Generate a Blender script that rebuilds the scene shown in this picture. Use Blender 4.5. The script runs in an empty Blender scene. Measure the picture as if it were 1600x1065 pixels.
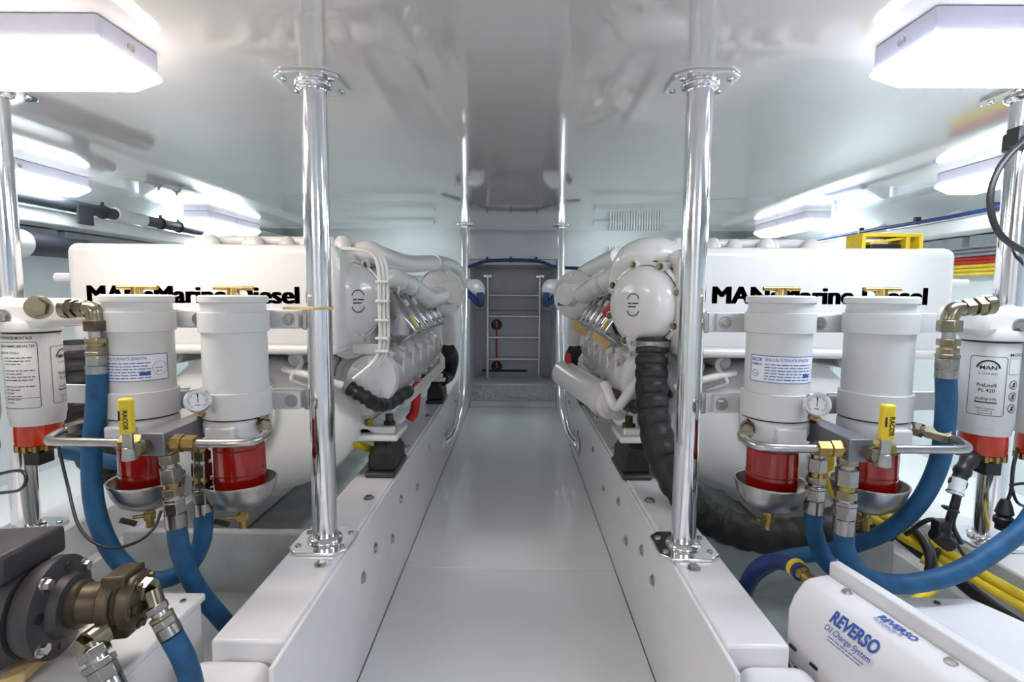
import bpy, bmesh, math, random
from mathutils import Vector as V, Matrix
random.seed(7)
rad = math.radians
sc = bpy.context.scene

# ------------------------------------------------------------------ camera, world, exposure
F = 815.0                                   # focal length in pixels of the 1600 px frame
CAM = V((0, 0, 0.98))
_p, _y, _r = rad(5.15), rad(0.3), rad(0.4)
FW = V((-math.sin(_y)*math.cos(_p), math.cos(_y)*math.cos(_p), -math.sin(_p)))
_rt = V((math.cos(_y), math.sin(_y), 0)); _up = _rt.cross(FW)
RT = _rt*math.cos(_r) + _up*math.sin(_r); UP = -_rt*math.sin(_r) + _up*math.cos(_r)
cd = bpy.data.cameras.new('camera'); cam = bpy.data.objects.new('camera', cd)
sc.collection.objects.link(cam)
cd.sensor_width = 36; cd.lens = F/1600*36; cd.clip_start = 0.02
cam.matrix_world = Matrix(((RT.x, UP.x, -FW.x, CAM.x), (RT.y, UP.y, -FW.y, CAM.y), (RT.z, UP.z, -FW.z, CAM.z), (0, 0, 0, 1)))
sc.camera = cam
w = bpy.data.worlds.new('world'); sc.world = w; w.use_nodes = True
w.node_tree.nodes['Background'].inputs[0].default_value = (0.8, 0.9, 1, 1)
w.node_tree.nodes['Background'].inputs[1].default_value = 0.01
sc.view_settings.view_transform = 'Standard'; sc.view_settings.look = 'None'
sc.view_settings.exposure = 0.9; sc.view_settings.gamma = 1.0
LAMP = 13.0                                  # strength of the lamp diffusers

def P(px, py, Y):                            # point of the place seen at a pixel, at depth Y
    d = FW + RT*((px-800)/F) - UP*((py-532.5)/F)
    return CAM + d*(Y/d.y)
def PZ(px, py, Z):
    d = FW + RT*((px-800)/F) - UP*((py-532.5)/F)
    return CAM + d*((Z-CAM.z)/d.z)

# ------------------------------------------------------------------ materials
MATS = {}
def mat(name, col, rough=0.4, metal=0.0, var=0.04, bump=0.0, scale=20, trans=0.0, coat=0.0, emit=0.0, ior=1.5, spec=0.5):
    m = bpy.data.materials.new(name); m.use_nodes = True
    nt = m.node_tree; b = nt.nodes['Principled BSDF']
    b.inputs['Roughness'].default_value = rough; b.inputs['Metallic'].default_value = metal
    b.inputs['IOR'].default_value = ior; b.inputs['Specular IOR Level'].default_value = spec
    b.inputs['Transmission Weight'].default_value = trans; b.inputs['Coat Weight'].default_value = coat
    b.inputs['Coat Roughness'].default_value = 0.06
    tc = nt.nodes.new('ShaderNodeTexCoord'); nz = nt.nodes.new('ShaderNodeTexNoise')
    nz.inputs['Scale'].default_value = scale; nz.inputs['Detail'].default_value = 5
    nt.links.new(tc.outputs['Object'], nz.inputs['Vector'])
    rp = nt.nodes.new('ShaderNodeValToRGB')
    lo = [max(0, c*(1-2*var)) for c in col]; hi = [min(1, c*(1+var)) for c in col]
    rp.color_ramp.elements[0].position = 0.3; rp.color_ramp.elements[1].position = 0.62
    rp.color_ramp.elements[0].color = (*lo, 1); rp.color_ramp.elements[1].color = (*hi, 1)
    nt.links.new(nz.outputs['Fac'], rp.inputs['Fac']); nt.links.new(rp.outputs['Color'], b.inputs['Base Color'])
    if bump:
        bp = nt.nodes.new('ShaderNodeBump'); bp.inputs['Strength'].default_value = bump; bp.inputs['Distance'].default_value = 0.004
        nt.links.new(nz.outputs['Fac'], bp.inputs['Height']); nt.links.new(bp.outputs['Normal'], b.inputs['Normal'])
    if emit:
        b.inputs['Emission Color'].default_value = (*col, 1); b.inputs['Emission Strength'].default_value = emit
    MATS[name] = m
    return m
mat('gelcoat', (0.68, 0.655, 0.64), 0.05, bump=0.006, scale=2.5, var=0.008, coat=1.0, spec=0.8)
mat('floor_white', (0.90, 0.915, 0.93), 0.12, var=0.01, scale=5, bump=0.008)
mat('stringer_white', (0.84, 0.84, 0.86), 0.2, var=0.012, scale=14, bump=0.02)
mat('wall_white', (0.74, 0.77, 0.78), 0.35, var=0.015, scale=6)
mat('wall_lilac', (0.50, 0.50, 0.55), 0.25, var=0.03, scale=4)
mat('hull_blue', (0.70, 0.77, 0.80), 0.4, var=0.015, scale=3)
mat('bilge_grey', (0.47, 0.51, 0.51), 0.35, var=0.1, scale=9)
mat('panel_grey', (0.42, 0.44, 0.48), 0.5, var=0.06)
mat('engine_white', (0.83, 0.825, 0.81), 0.2, var=0.008, scale=18, bump=0.01, coat=0.4)
mat('cast_white', (0.79, 0.78, 0.75), 0.28, var=0.03, scale=30, bump=0.06)
mat('filter_white', (0.66, 0.67, 0.67), 0.28, var=0.02, scale=12)
mat('lamp_body', (0.66, 0.66, 0.80), 0.35, var=0.02)
mat('stainless', (0.82, 0.82, 0.84), 0.09, 1.0, var=0.02)
mat('brushed', (0.47, 0.46, 0.45), 0.28, 1.0, var=0.06, scale=60)
mat('alloy', (0.80, 0.81, 0.82), 0.42, 0.75, var=0.02, scale=30)
mat('chrome', (0.42, 0.43, 0.45), 0.1, 1.0, var=0.04, scale=12)
mat('zinc', (0.30, 0.27, 0.19), 0.25, 1.0, var=0.15, scale=40)
mat('brass', (0.42, 0.29, 0.10), 0.3, 1.0, var=0.15, scale=50)
mat('steel_nut', (0.36, 0.35, 0.33), 0.22, 1.0, var=0.1, scale=40)
mat('bowl_orange', (0.72, 0.045, 0.012), 0.12, var=0.15, scale=14, trans=0.35, coat=0.5)
mat('bronze', (0.10, 0.078, 0.05), 0.45, 0.6, var=0.2, scale=40, bump=0.1)
mat('block_grey', (0.22, 0.22, 0.25), 0.4, 0.5, var=0.05)
mat('motor_grey', (0.055, 0.05, 0.055), 0.45, 0.2, var=0.1, scale=25, bump=0.05)
mat('hose_blue', (0.008, 0.09, 0.22), 0.55, var=0.15, scale=35, bump=0.1)
mat('hose_navy', (0.01, 0.035, 0.16), 0.45, var=0.15)
mat('rubber', (0.016, 0.016, 0.014), 0.5, var=0.3, scale=30, bump=0.2)
mat('plastic_black', (0.015, 0.015, 0.017), 0.4, var=0.1)
mat('tape_black', (0.03, 0.035, 0.05), 0.5, var=0.1)
mat('bowl_red', (0.42, 0.008, 0.005), 0.12, var=0.12, scale=10, trans=0.35, coat=0.5)
mat('red_plastic', (0.6, 0.02, 0.02), 0.35, var=0.1)
mat('yellow', (0.85, 0.62, 0.03), 0.4, var=0.08)
mat('tan', (0.72, 0.52, 0.25), 0.5, var=0.12)
mat('ink_black', (0.012, 0.012, 0.014), 0.5, var=0.2, scale=90)
mat('ink_blue', (0.03, 0.09, 0.42), 0.5, var=0.05)
mat('label_white', (0.82, 0.84, 0.88), 0.4, var=0.02)
mat('lamp_warm', (1.0, 0.90, 0.82), 0.4, emit=LAMP, var=0)
mat('lamp_cool', (0.84, 0.90, 1.0), 0.4, emit=LAMP, var=0)
mat('fill_lamp_dim', (0.86, 1.0, 1.0), 0.4, emit=LAMP*.3, var=0)  # weak emitter of the two lamps added for the far wall
mat('lamp_green', (0.92, 1.0, 1.0), 0.4, emit=LAMP, var=0)
# chequer plate: raised lozenges too small to model singly
m = mat('chequer', (0.42, 0.43, 0.45), 0.35, 0.8, var=0.05)
nt = m.node_tree; vo = nt.nodes.new('ShaderNodeTexVoronoi'); vo.inputs['Scale'].default_value = 55
bp = nt.nodes.new('ShaderNodeBump'); bp.inputs['Strength'].default_value = 0.8; bp.inputs['Distance'].default_value = 0.004
tc = nt.nodes.new('ShaderNodeTexCoord'); nt.links.new(tc.outputs['Object'], vo.inputs['Vector'])
nt.links.new(vo.outputs['Distance'], bp.inputs['Height']); nt.links.new(bp.outputs['Normal'], nt.nodes['Principled BSDF'].inputs['Normal'])

# ------------------------------------------------------------------ mesh builder
def frame(ax):
    ax = V(ax).normalized(); h = V((0, 0, 1)) if abs(ax.z) < 0.9 else V((1, 0, 0))
    u = ax.cross(h).normalized(); return u, ax.cross(u).normalized(), ax
def smooth_path(pts, n=8):
    pts = [V(p) for p in pts]
    if len(pts) < 3: return pts
    q = [pts[0]*2-pts[1]] + pts + [pts[-1]*2-pts[-2]]; out = []
    for i in range(1, len(q)-2):
        a, b, c, d = q[i-1:i+3]
        for k in range(n):
            t = k/n
            out.append(0.5*(2*b + (c-a)*t + (2*a-5*b+4*c-d)*t*t + (3*b-a-3*c+d)*t**3))
    return out + [pts[-1]]
class G:
    def __init__(s): s.v = []; s.f = []
    def add(s, vs, fs):
        k = len(s.v); s.v += [V(x) for x in vs]; s.f += [[i+k for i in f] for f in fs]; return s
    def box(s, lo, hi):
        (a, b, c), (d, e, f) = lo, hi
        return s.add([(a,b,c),(d,b,c),(d,e,c),(a,e,c),(a,b,f),(d,b,f),(d,e,f),(a,e,f)], [(3,2,1,0),(4,5,6,7),(0,1,5,4),(1,2,6,5),(2,3,7,6),(3,0,4,7)])
    def obox(s, c, ax, ay, az):                # box with half-axis vectors
        c, ax, ay, az = V(c), V(ax), V(ay), V(az)
        return s.add([c+ax*i+ay*j+az*k for k in (-1,1) for i, j in ((-1,-1),(1,-1),(1,1),(-1,1))], [(3,2,1,0),(4,5,6,7),(0,1,5,4),(1,2,6,5),(2,3,7,6),(3,0,4,7)])
    def rings(s, rs, closed_ends=True):
        n = len(rs[0]); vs = [p for r in rs for p in r]; fs = []
        for i in range(len(rs)-1):
            for j in range(n):
                fs.append((i*n+j, i*n+(j+1) % n, (i+1)*n+(j+1) % n, (i+1)*n+j))
        if closed_ends: fs += [tuple(range(n))[::-1], tuple(range((len(rs)-1)*n, len(rs)*n))]
        return s.add(vs, fs)
    def lathe(s, o, ax, prof, n=28, sx=1, sy=1, rot=0):   # prof: (radius, height along axis)
        u, w_, a = frame(ax); o = V(o)
        return s.rings([[o + a*h + (u*math.cos(2*math.pi*j/n+rot)*sx + w_*math.sin(2*math.pi*j/n+rot)*sy)*max(r, 1e-4) for j in range(n)] for r, h in prof])
    def cyl(s, p0, p1, r0, r1=None, n=20, rot=0):
        p0, p1 = V(p0), V(p1)
        return s.lathe(p0, p1-p0, [(r0, 0), (r0 if r1 is None else r1, (p1-p0).length)], n, rot=rot)
    def hexa(s, p0, p1, r): return s.cyl(p0, p1, r, n=6, rot=0.3)
    def tube(s, pts, r, n=12, sub=8, rf=None):
        pts = smooth_path(pts, sub); T = []
        for i in range(len(pts)): T.append((pts[min(i+1, len(pts)-1)]-pts[max(i-1, 0)]).normalized())
        u = frame(T[0])[0]; rs = []
        for i, p in enumerate(pts):
            u = (u - T[i]*u.dot(T[i])).normalized(); w_ = T[i].cross(u)
            rr = r*(rf(i) if rf else 1)
            rs.append([p + (u*math.cos(2*math.pi*j/n)+w_*math.sin(2*math.pi*j/n))*rr for j in range(n)])
        return s.rings(rs)
    def prism(s, poly, ext):
        n = len(poly); ext = V(ext)
        return s.add([V(p) for p in poly]+[V(p)+ext for p in poly], [tuple(range(n))[::-1], tuple(range(n, 2*n))]+[(i, (i+1) % n, (i+1) % n+n, i+n) for i in range(n)])
    def out(s, name, m, parent=None, bevel=0, seg=2, ang=38, loc0=None, mesh_only=False):
        me = bpy.data.meshes.new(name); me.from_pydata([tuple(p) for p in s.v], [], s.f)
        bm = bmesh.new(); bm.from_mesh(me); bmesh.ops.recalc_face_normals(bm, faces=bm.faces); bm.to_mesh(me); bm.free()
        for p in me.polygons: p.use_smooth = True
        me.set_sharp_from_angle(angle=rad(ang)); me.materials.append(MATS[m])
        return link(name, me, parent, bevel, seg)
def link(name, me, parent=None, bevel=0, seg=2):
    o = bpy.data.objects.new(name, me); sc.collection.objects.link(o)
    if parent is not None:
        o.parent = parent
        if parent.type == 'EMPTY': o.location = -parent.location
    if bevel:
        b = o.modifiers.new('bevel', 'BEVEL'); b.width = bevel; b.segments = seg; b.limit_method = 'ANGLE'; b.angle_limit = rad(40)
    return o
def tag(o, label, cat, group=None):
    o['label'] = label; o['category'] = cat
    if group: o['group'] = group
    return o
def thing(name, label, cat, loc, group=None):
    o = bpy.data.objects.new(name, None); sc.collection.objects.link(o); o.location = V(loc); o.empty_display_size = 0.05
    return tag(o, label, cat, group)
def struct(o): o['kind'] = 'structure'; return o
def text2d(body, size, bold=0.0):
    c = bpy.data.curves.new('lettering', 'FONT'); c.body = body; c.size = size; c.offset = bold*size; c.resolution_u = 3
    c.align_x = 'LEFT'
    o = bpy.data.objects.new('lettering', c); me = bpy.data.meshes.new_from_object(o)
    vs = [(v.co.x, v.co.y) for v in me.vertices]; fs = [list(p.vertices) for p in me.polygons]
    bpy.data.meshes.remove(me); bpy.data.objects.remove(o); bpy.data.curves.remove(c)
    return vs, fs
class Ink:                                   # flat print: 2-D marks mapped on a surface
    def __init__(s): s.v = []; s.f = []
    def add(s, vs, fs): k = len(s.v); s.v += vs; s.f += [[i+k for i in f] for f in fs]
    def text(s, body, x, y, size, width=None, bold=0.0, rot=0, center=False):
        vs, fs = text2d(body, size, bold)
        if not vs: return
        x0 = min(p[0] for p in vs); x1 = max(p[0] for p in vs); k = width/(x1-x0) if width else 1
        wd = (x1-x0)*k; off = -wd/2 if center else 0
        q = [((a-x0)*k+off, b) for a, b in vs]; c, n = math.cos(rot), math.sin(rot)
        s.add([(x+a*c-b*n, y+a*n+b*c) for a, b in q], fs)
    def rect(s, x0, y0, x1, y1, nx=1):
        n = max(nx, int(abs(x1-x0)/0.006)+1)
        for i in range(n):
            a = x0+(x1-x0)*i/n; b = x0+(x1-x0)*(i+1)/n
            s.add([(a, y0), (b, y0), (b, y1), (a, y1)], [[0, 1, 2, 3]])
    def path(s, pts, w_, closed=False):
        n = len(pts)
        for i in range(n if closed else n-1):
            (a, b), (c, d) = pts[i], pts[(i+1) % n]; L = math.hypot(c-a, d-b) or 1
            ex, ey = (c-a)/L*w_*.3, (d-b)/L*w_*.3; nx, ny = -(d-b)/L*w_/2, (c-a)/L*w_/2
            s.add([(a-ex+nx, b-ey+ny), (a-ex-nx, b-ey-ny), (c+ex-nx, d+ey-ny), (c+ex+nx, d+ey+ny)], [[0, 1, 2, 3]])
    def ring(s, x, y, r, w_, a0=0, a1=360, n=28):
        s.path([(x+r*math.cos(rad(a0+(a1-a0)*i/n)), y+r*math.sin(rad(a0+(a1-a0)*i/n))) for i in range(n+1)], w_)
    def rrect(s, x0, y0, x1, y1, r, w_):
        pts = []
        for cx, cy, a in ((x1-r, y1-r, 0), (x0+r, y1-r, 90), (x0+r, y0+r, 180), (x1-r, y0+r, 270)):
            pts += [(cx+r*math.cos(rad(a+t)), cy+r*math.sin(rad(a+t))) for t in (0, 30, 60, 90)]
        q = []
        for i in range(len(pts)):
            a, b = pts[i], pts[(i+1) % len(pts)]; n = max(1, int(math.hypot(b[0]-a[0], b[1]-a[1])/0.006))
            q += [(a[0]+(b[0]-a[0])*k/n, a[1]+(b[1]-a[1])*k/n) for k in range(n)]
        s.path(q, w_, True)
    def lines(s, x0, x1, y, h, seed=0):
        r = random.Random(seed); x = x0
        while x < x1-h*2:
            l = min(r.uniform(2, 6)*h, x1-x); s.rect(x, y, x+l, y+h*.75); x += l+h*.7
    def out(s, name, m, fn, parent):
        me = bpy.data.meshes.new(name); me.from_pydata([tuple(fn(a, b)) for a, b in s.v], [], s.f); me.materials.append(MATS[m])
        return link(name, me, parent)
def on_plane(o, ux, uy, eps=0.0008):
    o, ux, uy = V(o), V(ux).normalized(), V(uy).normalized(); n = ux.cross(uy)
    return lambda a, b: o + ux*a + uy*b + n*eps
def on_cyl(c, r, ang0, z0, eps=0.0007):       # u wraps to the viewer's right
    return lambda a, b: V((c[0]+(r+eps)*math.cos(ang0+a/r), c[1]+(r+eps)*math.sin(ang0+a/r), z0+b))
def bolt(p, ax, r=0.008, h=0.006, washer=True):
    g = G(); p = V(p); a = V(ax).normalized()
    if washer: g.cyl(p, p+a*h*.3, r*1.45, n=16)
    g.hexa(p+a*h*.25, p+a*(h+.001), r); return g
mx = lambda s, x: x if s < 0 else -0.035-x     # left-side coordinate to the same place on the other side

# ------------------------------------------------------------------ setting
ZC, ZS = 1.455, 0.372
fl = struct(G().box((-2.25, -1.3, -0.05), (2.25, 5.3, -0.012)).out('floor', 'bilge_grey'))
for y0, y1 in ((-1.3, 1.788), (1.792, 4.46)):
    G().box((-0.392, y0, -0.012), (0.365, y1, 0.0)).out('floor_panel', 'floor_white', fl, bevel=0.002)
G().box((-2.2, -1.3, -0.012), (-1.3, 5.3, 0.16)).out('side_deck', 'floor_white', fl)
G().box((1.27, -1.3, -0.012), (2.2, 5.3, 0.16)).out('side_deck', 'floor_white', fl)
struct(G().box((-2.25, -1.3, ZC), (2.25, 3.9, ZC+0.05)).out('ceiling', 'gelcoat', bevel=0.006))
wb = struct(G().box((-2.25, 4.9, -0.05), (2.25, 5.0, 1.7)).out('wall_back', 'wall_white'))
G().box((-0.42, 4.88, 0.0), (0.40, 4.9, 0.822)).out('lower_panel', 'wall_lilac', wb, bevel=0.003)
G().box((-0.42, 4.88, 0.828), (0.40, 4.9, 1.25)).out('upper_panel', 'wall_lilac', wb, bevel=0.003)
for px, py in ((776, 507), (776, 572)):
    c = P(px, py, 4.88); G().lathe(c+V((0, .001, 0)), (0, -1, 0), [(0.052, 0), (0.052, .004), (.046, .006), (.044, .002)], 24).out('round_hole', 'plastic_black', wb)
for x0, x1 in ((-2.2, -0.75), (0.72, 2.2)):
    for k in range(3): G().box((x0, 4.86, 1.02+k*.12), (x1, 4.9, 1.05+k*.12)).out('pipe_ledge', 'hull_blue', wb, bevel=.004)
for i in range(20): G().box((0.86+i*.024, 4.84, 1.16), (0.874+i*.024, 4.9, 1.42)).out('vent_rib', 'wall_white', wb)
for i in range(5): G().box((0.33+i*.024, 4.84, 1.16), (0.344+i*.024, 4.9, 1.42)).out('vent_rib', 'panel_grey', wb)
struct(G().box((-2.25, -1.35, -0.05), (2.25, -1.3, 1.6)).out('wall_front', 'wall_white'))
struct(G().box((-2.25, 3.9, ZC+0.2), (2.25, 5.3, ZC+0.25)).out('ceiling', 'gelcoat'))
struct(G().box((-2.25, 3.9, ZC), (2.25, 3.94, ZC+0.25)).out('trim_3', 'gelcoat'))
for s, n in ((-1, 'left'), (1, 'right')):
    X = lambda x: mx(s, x)
    xs = sorted((X(-2.15), X(-2.25)))
    wl = struct(G().box((xs[0], -1.3, -0.05), (xs[1], 5.3, 1.7)).out('wall_'+n, 'hull_blue'))
    xs = sorted((X(-1.93), X(-2.15)))
    G().box((xs[0], -1.3, 1.255), (xs[1], 4.9, 1.315)).out('shelf_beam', 'wall_white', wl, bevel=.006)
    G().prism([(X(-1.95), -1.3, ZC), (X(-2.15), -1.3, ZC), (X(-2.15), -1.3, 1.37)], (0, 6.2, 0)).out('cornice', 'wall_white', wl)
    xs = sorted((X(-2.05), X(-2.15)))
    for k in range(4): G().box((xs[0], .6+k*.9, 1.2), (xs[1], 1.46+k*.9, 1.25)).out('duct_panel', 'panel_grey', wl, bevel=.004)
    for k in range(7):
        y = 1.0+k*.5
        G().prism([(X(-1.97), y, 1.316), (X(-2.13), y, 1.316), (X(-2.13), y, 1.40)], (0, .012, 0)).out('gusset', 'wall_white', wl)

# stringers with their bolted inner panels
for s, n, xi, xo, xf in ((-1, 1, -0.40, -0.53, -0.392), (1, 2, 0.373, 0.485, 0.365)):
    lo, hi = sorted((xi, xo))
    st = struct(G().box((lo, 0.86, 0.0), (hi, 4.6, ZS)).out('trim_%d' % n, 'stringer_white', bevel=.006))
    lo, hi = sorted((xi, xf))
    pn = G().box((lo, 0.8, 0.002), (hi, 4.44, ZS-.006)).out('side_panel', 'stringer_white', st, bevel=.002)
    for y, z in ((.98, .12), (1.3, .24), (1.42, .26), (1.62, .19), (1.75, .27), (2.05, .2), (2.35, .27), (2.9, .2), (3.4, .27)):
        bolt((xf, y, z), (-s, 0, 0), .011, .006).out('panel_bolt', 'brushed', st)
    for y in (1.12, 1.5, 2.03, 2.55):
        bolt((xi+s*.03, y, ZS), (0, 0, 1), .011, .007).out('top_bolt', 'brushed', st)
    lo, hi = sorted((xi+s*.012, xo+s*.03))
    G().box((lo, 0.62, 0.0), (hi, 0.862, ZS-.025)).out('rounded_end', 'stringer_white', st, bevel=.03, seg=4)
    # outboard engine bearer with a ledge
    a, b = sorted((mx(s, -1.15), mx(s, -1.30)))
    ob = struct(G().box((a, .4, 0.0), (b, 4.6, ZS)).out('trim_%d' % (n+3), 'stringer_white', bevel=.006))
    a, b = sorted((mx(s, -1.11), mx(s, -1.15)))
    G().box((a, .4, 0), (b, 4.6, .265)).out('ledge', 'stringer_white', ob, bevel=.004)
    a, b = sorted((xo, mx(s, -1.11)))
    tr = struct(G().box((a, 1.42, 0.0), (b, 1.45, .30)).out('trim_%d' % (n+5), 'bilge_grey', bevel=.003))
    G().box((a, .3, 0.10), (b, 1.42, .125)).out('bilge_pan', 'bilge_grey', tr)

# step and ladder recess
sp = thing('step_box', 'white step box with chequer plate riser below the ladder', 'step', (-.01, 4.46, 0))
G().box((-0.385, 4.46, 0), (0.365, 4.88, 0.2)).out('body', 'wall_white', sp, bevel=.004)
G().box((-0.372, 4.452, 0.055), (0.352, 4.46, 0.195)).out('chequer_plate', 'chequer', sp)
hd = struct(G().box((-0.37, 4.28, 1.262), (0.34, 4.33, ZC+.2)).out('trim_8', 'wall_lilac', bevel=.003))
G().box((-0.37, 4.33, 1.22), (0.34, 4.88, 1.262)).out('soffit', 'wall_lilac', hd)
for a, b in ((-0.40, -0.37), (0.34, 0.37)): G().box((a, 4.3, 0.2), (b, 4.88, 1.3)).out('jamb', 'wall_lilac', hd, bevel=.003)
ld = thing('ladder', 'bright metal ladder with four rungs on the lilac end wall', 'ladder', (-.012, 4.8, .2))
for x in (-0.252, 0.228):
    G().cyl((x, 4.8, .2), (x, 4.8, 1.14), .014).out('rail', 'alloy', ld)
    G().box((x-.04, 4.79, 1.125), (x+.04, 4.88, 1.155)).out('top_bracket', 'brushed', ld, bevel=.004)
    G().lathe((x, 4.8, .2), (0, 0, 1), [(.035, 0), (.035, .006), (.016, .012)], 20).out('foot_flange', 'alloy', ld)
for py in (461, 494, 527, 561):
    z = P(800, py, 4.8).z; G().cyl((-.252, 4.8, z), (.228, 4.8, z), .012).out('rung', 'alloy', ld)
rd = thing('red_rod', 'thin red rod between two black holes behind ladder', 'rod', P(776, 572, 4.87))
G().cyl(P(776, 512, 4.865), P(776, 566, 4.865), .007).out('rod', 'red_plastic', rd)
for py in (506, 570): G().cyl(P(776, py-4, 4.865), P(776, py+4, 4.865), .011).out('end_fitting', 'brass', rd)
tag(G().box((-.30, 4.862, .252), (.12, 4.88, .27)).out('rubber_strip', 'plastic_black', bevel=.003), 'black rubber strip low on the wall behind ladder', 'strip')
bh = thing('blue_hose_line', 'dark blue hose clipped across the header above the ladder', 'hose', P(800, 410, 4.27))
G().tube([P(690, 425, 4.2), P(733, 416, 4.26), P(760, 408, 4.27), P(800, 406, 4.27), P(840, 408, 4.27), P(870, 417, 4.26), P(905, 419, 4.2)], .013).out('hose', 'hose_navy', bh)
for px in (761, 798, 838):
    p = P(px, 406, 4.27); G().box(p+V((-.008, -.016, -.02)), p+V((.008, .016, .025))).out('clip', 'plastic_black', bh)
for s, px, nm in ((-1, 747, 'by engine with yellow sticker'), (1, 857, 'by engine with red cap')):
    c = P(px, 453, 4.15); dr = thing('air_drum', 'white drum with navy hose at end bulkhead '+nm, 'drum', c)
    G().lathe(c+V((s*.1, .1, 0)), (-s*.6, -.8, 0), [(.06, -.02), (.085, 0), (.09, .1), (.085, .14), (.04, .15)], 28).out('shell', 'engine_white', dr)
    G().tube([c+V((s*.16, -.05, .06)), c+V((s*.06, -.06, -.04)), c+V((-s*.02, -.06, -.11)), c+V((-s*.02, -.05, -.02))], .026).out('hose', 'hose_navy', dr)

# ------------------------------------------------------------------ poles
def flange(p, up, sgn):
    g = G(); p = V(p); k = [(.07, -.045), (.07, .045), (.045, .07), (-.045, .07), (-.07, .045), (-.07, -.045), (-.045, -.07), (.045, -.07)]
    g.prism([p+V((a, b, 0)) for a, b in k], (0, 0, .008*sgn)); g.lathe(p+V((0, 0, .008*sgn)), (0, 0, sgn), [(.042, 0), (.04, .006), (.031, .012)], 28); return g
PL = {}
for key, x, y, lab in (('li', -.460, 1.225, 'polished steel pole carrying filter brackets with yellow tie beside the step of the stringer'),
                       ('ri', .411, 1.215, 'polished steel pole carrying filter brackets beside the ribbed black hose'),
                       ('lo', -1.235, 1.27, 'outer polished steel pole behind the pump motor'),
                       ('ro', 1.19, 1.27, 'outer polished steel pole with black cable clamp')):
    t = thing('support_pole', lab, 'pole', (x, y, ZS), 'ceiling support poles'); PL[key] = t
    G().cyl((x, y, ZS), (x, y, ZC), .029, n=32).out('tube', 'stainless', t)
    for z, sg in ((ZS, 1), (ZC, -1)):
        f = flange((x, y, z), V((0, 0, 1)), sg).out('flange', 'stainless', t, bevel=.002)
        for a, b in ((.052, .035), (.052, -.035), (-.052, .035), (-.052, -.035)):
            G().lathe((x+a, y+b, z+.008*sg), (0, 0, sg), [(.007, 0), (.0065, .003), (.003, .004), (.003, .002)], 14).out('screw', 'brushed', f)
for side, a, b in ((-1, 'li', 'lo'), (1, 'ri', 'ro')):
    pa, pb = PL[a], PL[b]
    for z in (.918, .728):
        p0 = V((pa.location.x+side*.028, pa.location.y, z)); p1 = V((pb.location.x-side*.028, pb.location.y, z)); c = (p0+p1)/2
        br = G().obox(c, (p1-p0)/2, V((0, .004, 0)), V((0, 0, .023))).out('bracket_arm', 'alloy', pa, bevel=.002)
        G().obox(p0+V((side*.004, -.006, 0)), V((.006, 0, 0)), V((0, .004, 0)), V((0, 0, .025))).out('weld', 'brushed', br, bevel=.003)
x, y = PL['li'].location.x, PL['li'].location.y
tag(G().lathe((x, y, .944), (0, 0, 1), [(.0295, -.004), (.032, -.003), (.032, .003), (.0295, .004)], 28).box((x-.07, y-.036, .941), (x, y-.031, .947)).out('cable_tie', 'tan'), 'yellowed cable tie round the steel pole', 'cable tie')
for s, n, ex in ((-1, 'left', 'yellow sticker'), (1, 'right', 'red cap')):
    t = thing('grab_rail', 'curved steel grab rail at far end beside engine with '+ex, 'grab rail', (mx(s, -.4), 3.1, .1), 'grab rails by the aisle')
    X = lambda x: mx(s, x)
    G().tube([(X(-.352), 3.66, ZC-.005), (X(-.350), 3.62, 1.1), (X(-.347), 3.54, .75), (X(-.346), 3.43, .42), (X(-.349), 3.30, .25), (X(-.362), 3.06, .155), (X(-.389), 2.86, .14)], .026, n=20).out('rail', 'stainless', t)
    G().lathe((X(-.352), 3.66, ZC), (0, 0, -1), [(.068, 0), (.068, .008), (.03, .018)], 24).out('top_flange', 'stainless', t)
    G().lathe((X(-.3925), 2.85, .14), (-s, 0, 0), [(.05, 0), (.05, .005), (.024, .012)], 20).out('end_flange', 'stainless', t)

# ------------------------------------------------------------------ ceiling lamps
def lamp(x0, x1, y0, y1, m, lab, z=ZC):
    t = thing('ceiling_lamp', lab, 'lamp', ((x0+x1)/2, (y0+y1)/2, z), 'fluorescent ceiling lamps')
    G().box((x0, y0, z-.045), (x1, y1, z)).out('housing', 'lamp_body', t, bevel=.004)
    i, j = .004, .028
    a = [(x0-i, y0-i), (x1+i, y0-i), (x1+i, y1+i), (x0-i, y1+i)]; b = [(x0+j, y0+j), (x1-j, y0+j), (x1-j, y1-j), (x0+j, y1-j)]
    g = G().rings([[(p, q, z-.0455) for p, q in a], [(p, q, z-.055) for p, q in a], [(p, q, z-.085) for p, q in b]])
    g.out('diffuser', m, t, bevel=.003)
    for k in (0, 1):
        xx = x0 if k == 0 else x1; sg = -1 if k == 0 else 1
        G().lathe((xx, (y0+y1)/2, z-.024), (sg, 0, 0), [(.008, 0), (.008, .003), (.005, .004)], 16).out('end_screw', 'brushed', t)
lamp(-1.32, -.72, .935, 1.09, 'lamp_warm', 'lit ceiling lamp over the pump motor and outer pole')
lamp(.685, 1.285, .90, 1.05, 'lamp_cool', 'lit ceiling lamp over the white oil change cover')
lamp(-1.95, -1.80, 1.62, 2.24, 'lamp_green', 'lit ceiling lamp along hull above the black hose')
lamp(1.63, 1.78, 1.52, 2.08, 'lamp_green', 'lit ceiling lamp along hull above blue cable')
lamp(-1.95, -1.80, 3.1, 3.72, 'lamp_green', 'far lit ceiling lamp along hull behind the engine with yellow sticker')
lamp(1.63, 1.78, 3.0, 3.62, 'lamp_green', 'far lit ceiling lamp along hull behind engine with red cap')
lamp(-1.2, -.6, -.75, -.6, 'lamp_warm', 'assumed unseen ceiling lamp near the front wall on pump side')  # assumed fixture behind the camera, added to light camera-facing fronts
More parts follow.
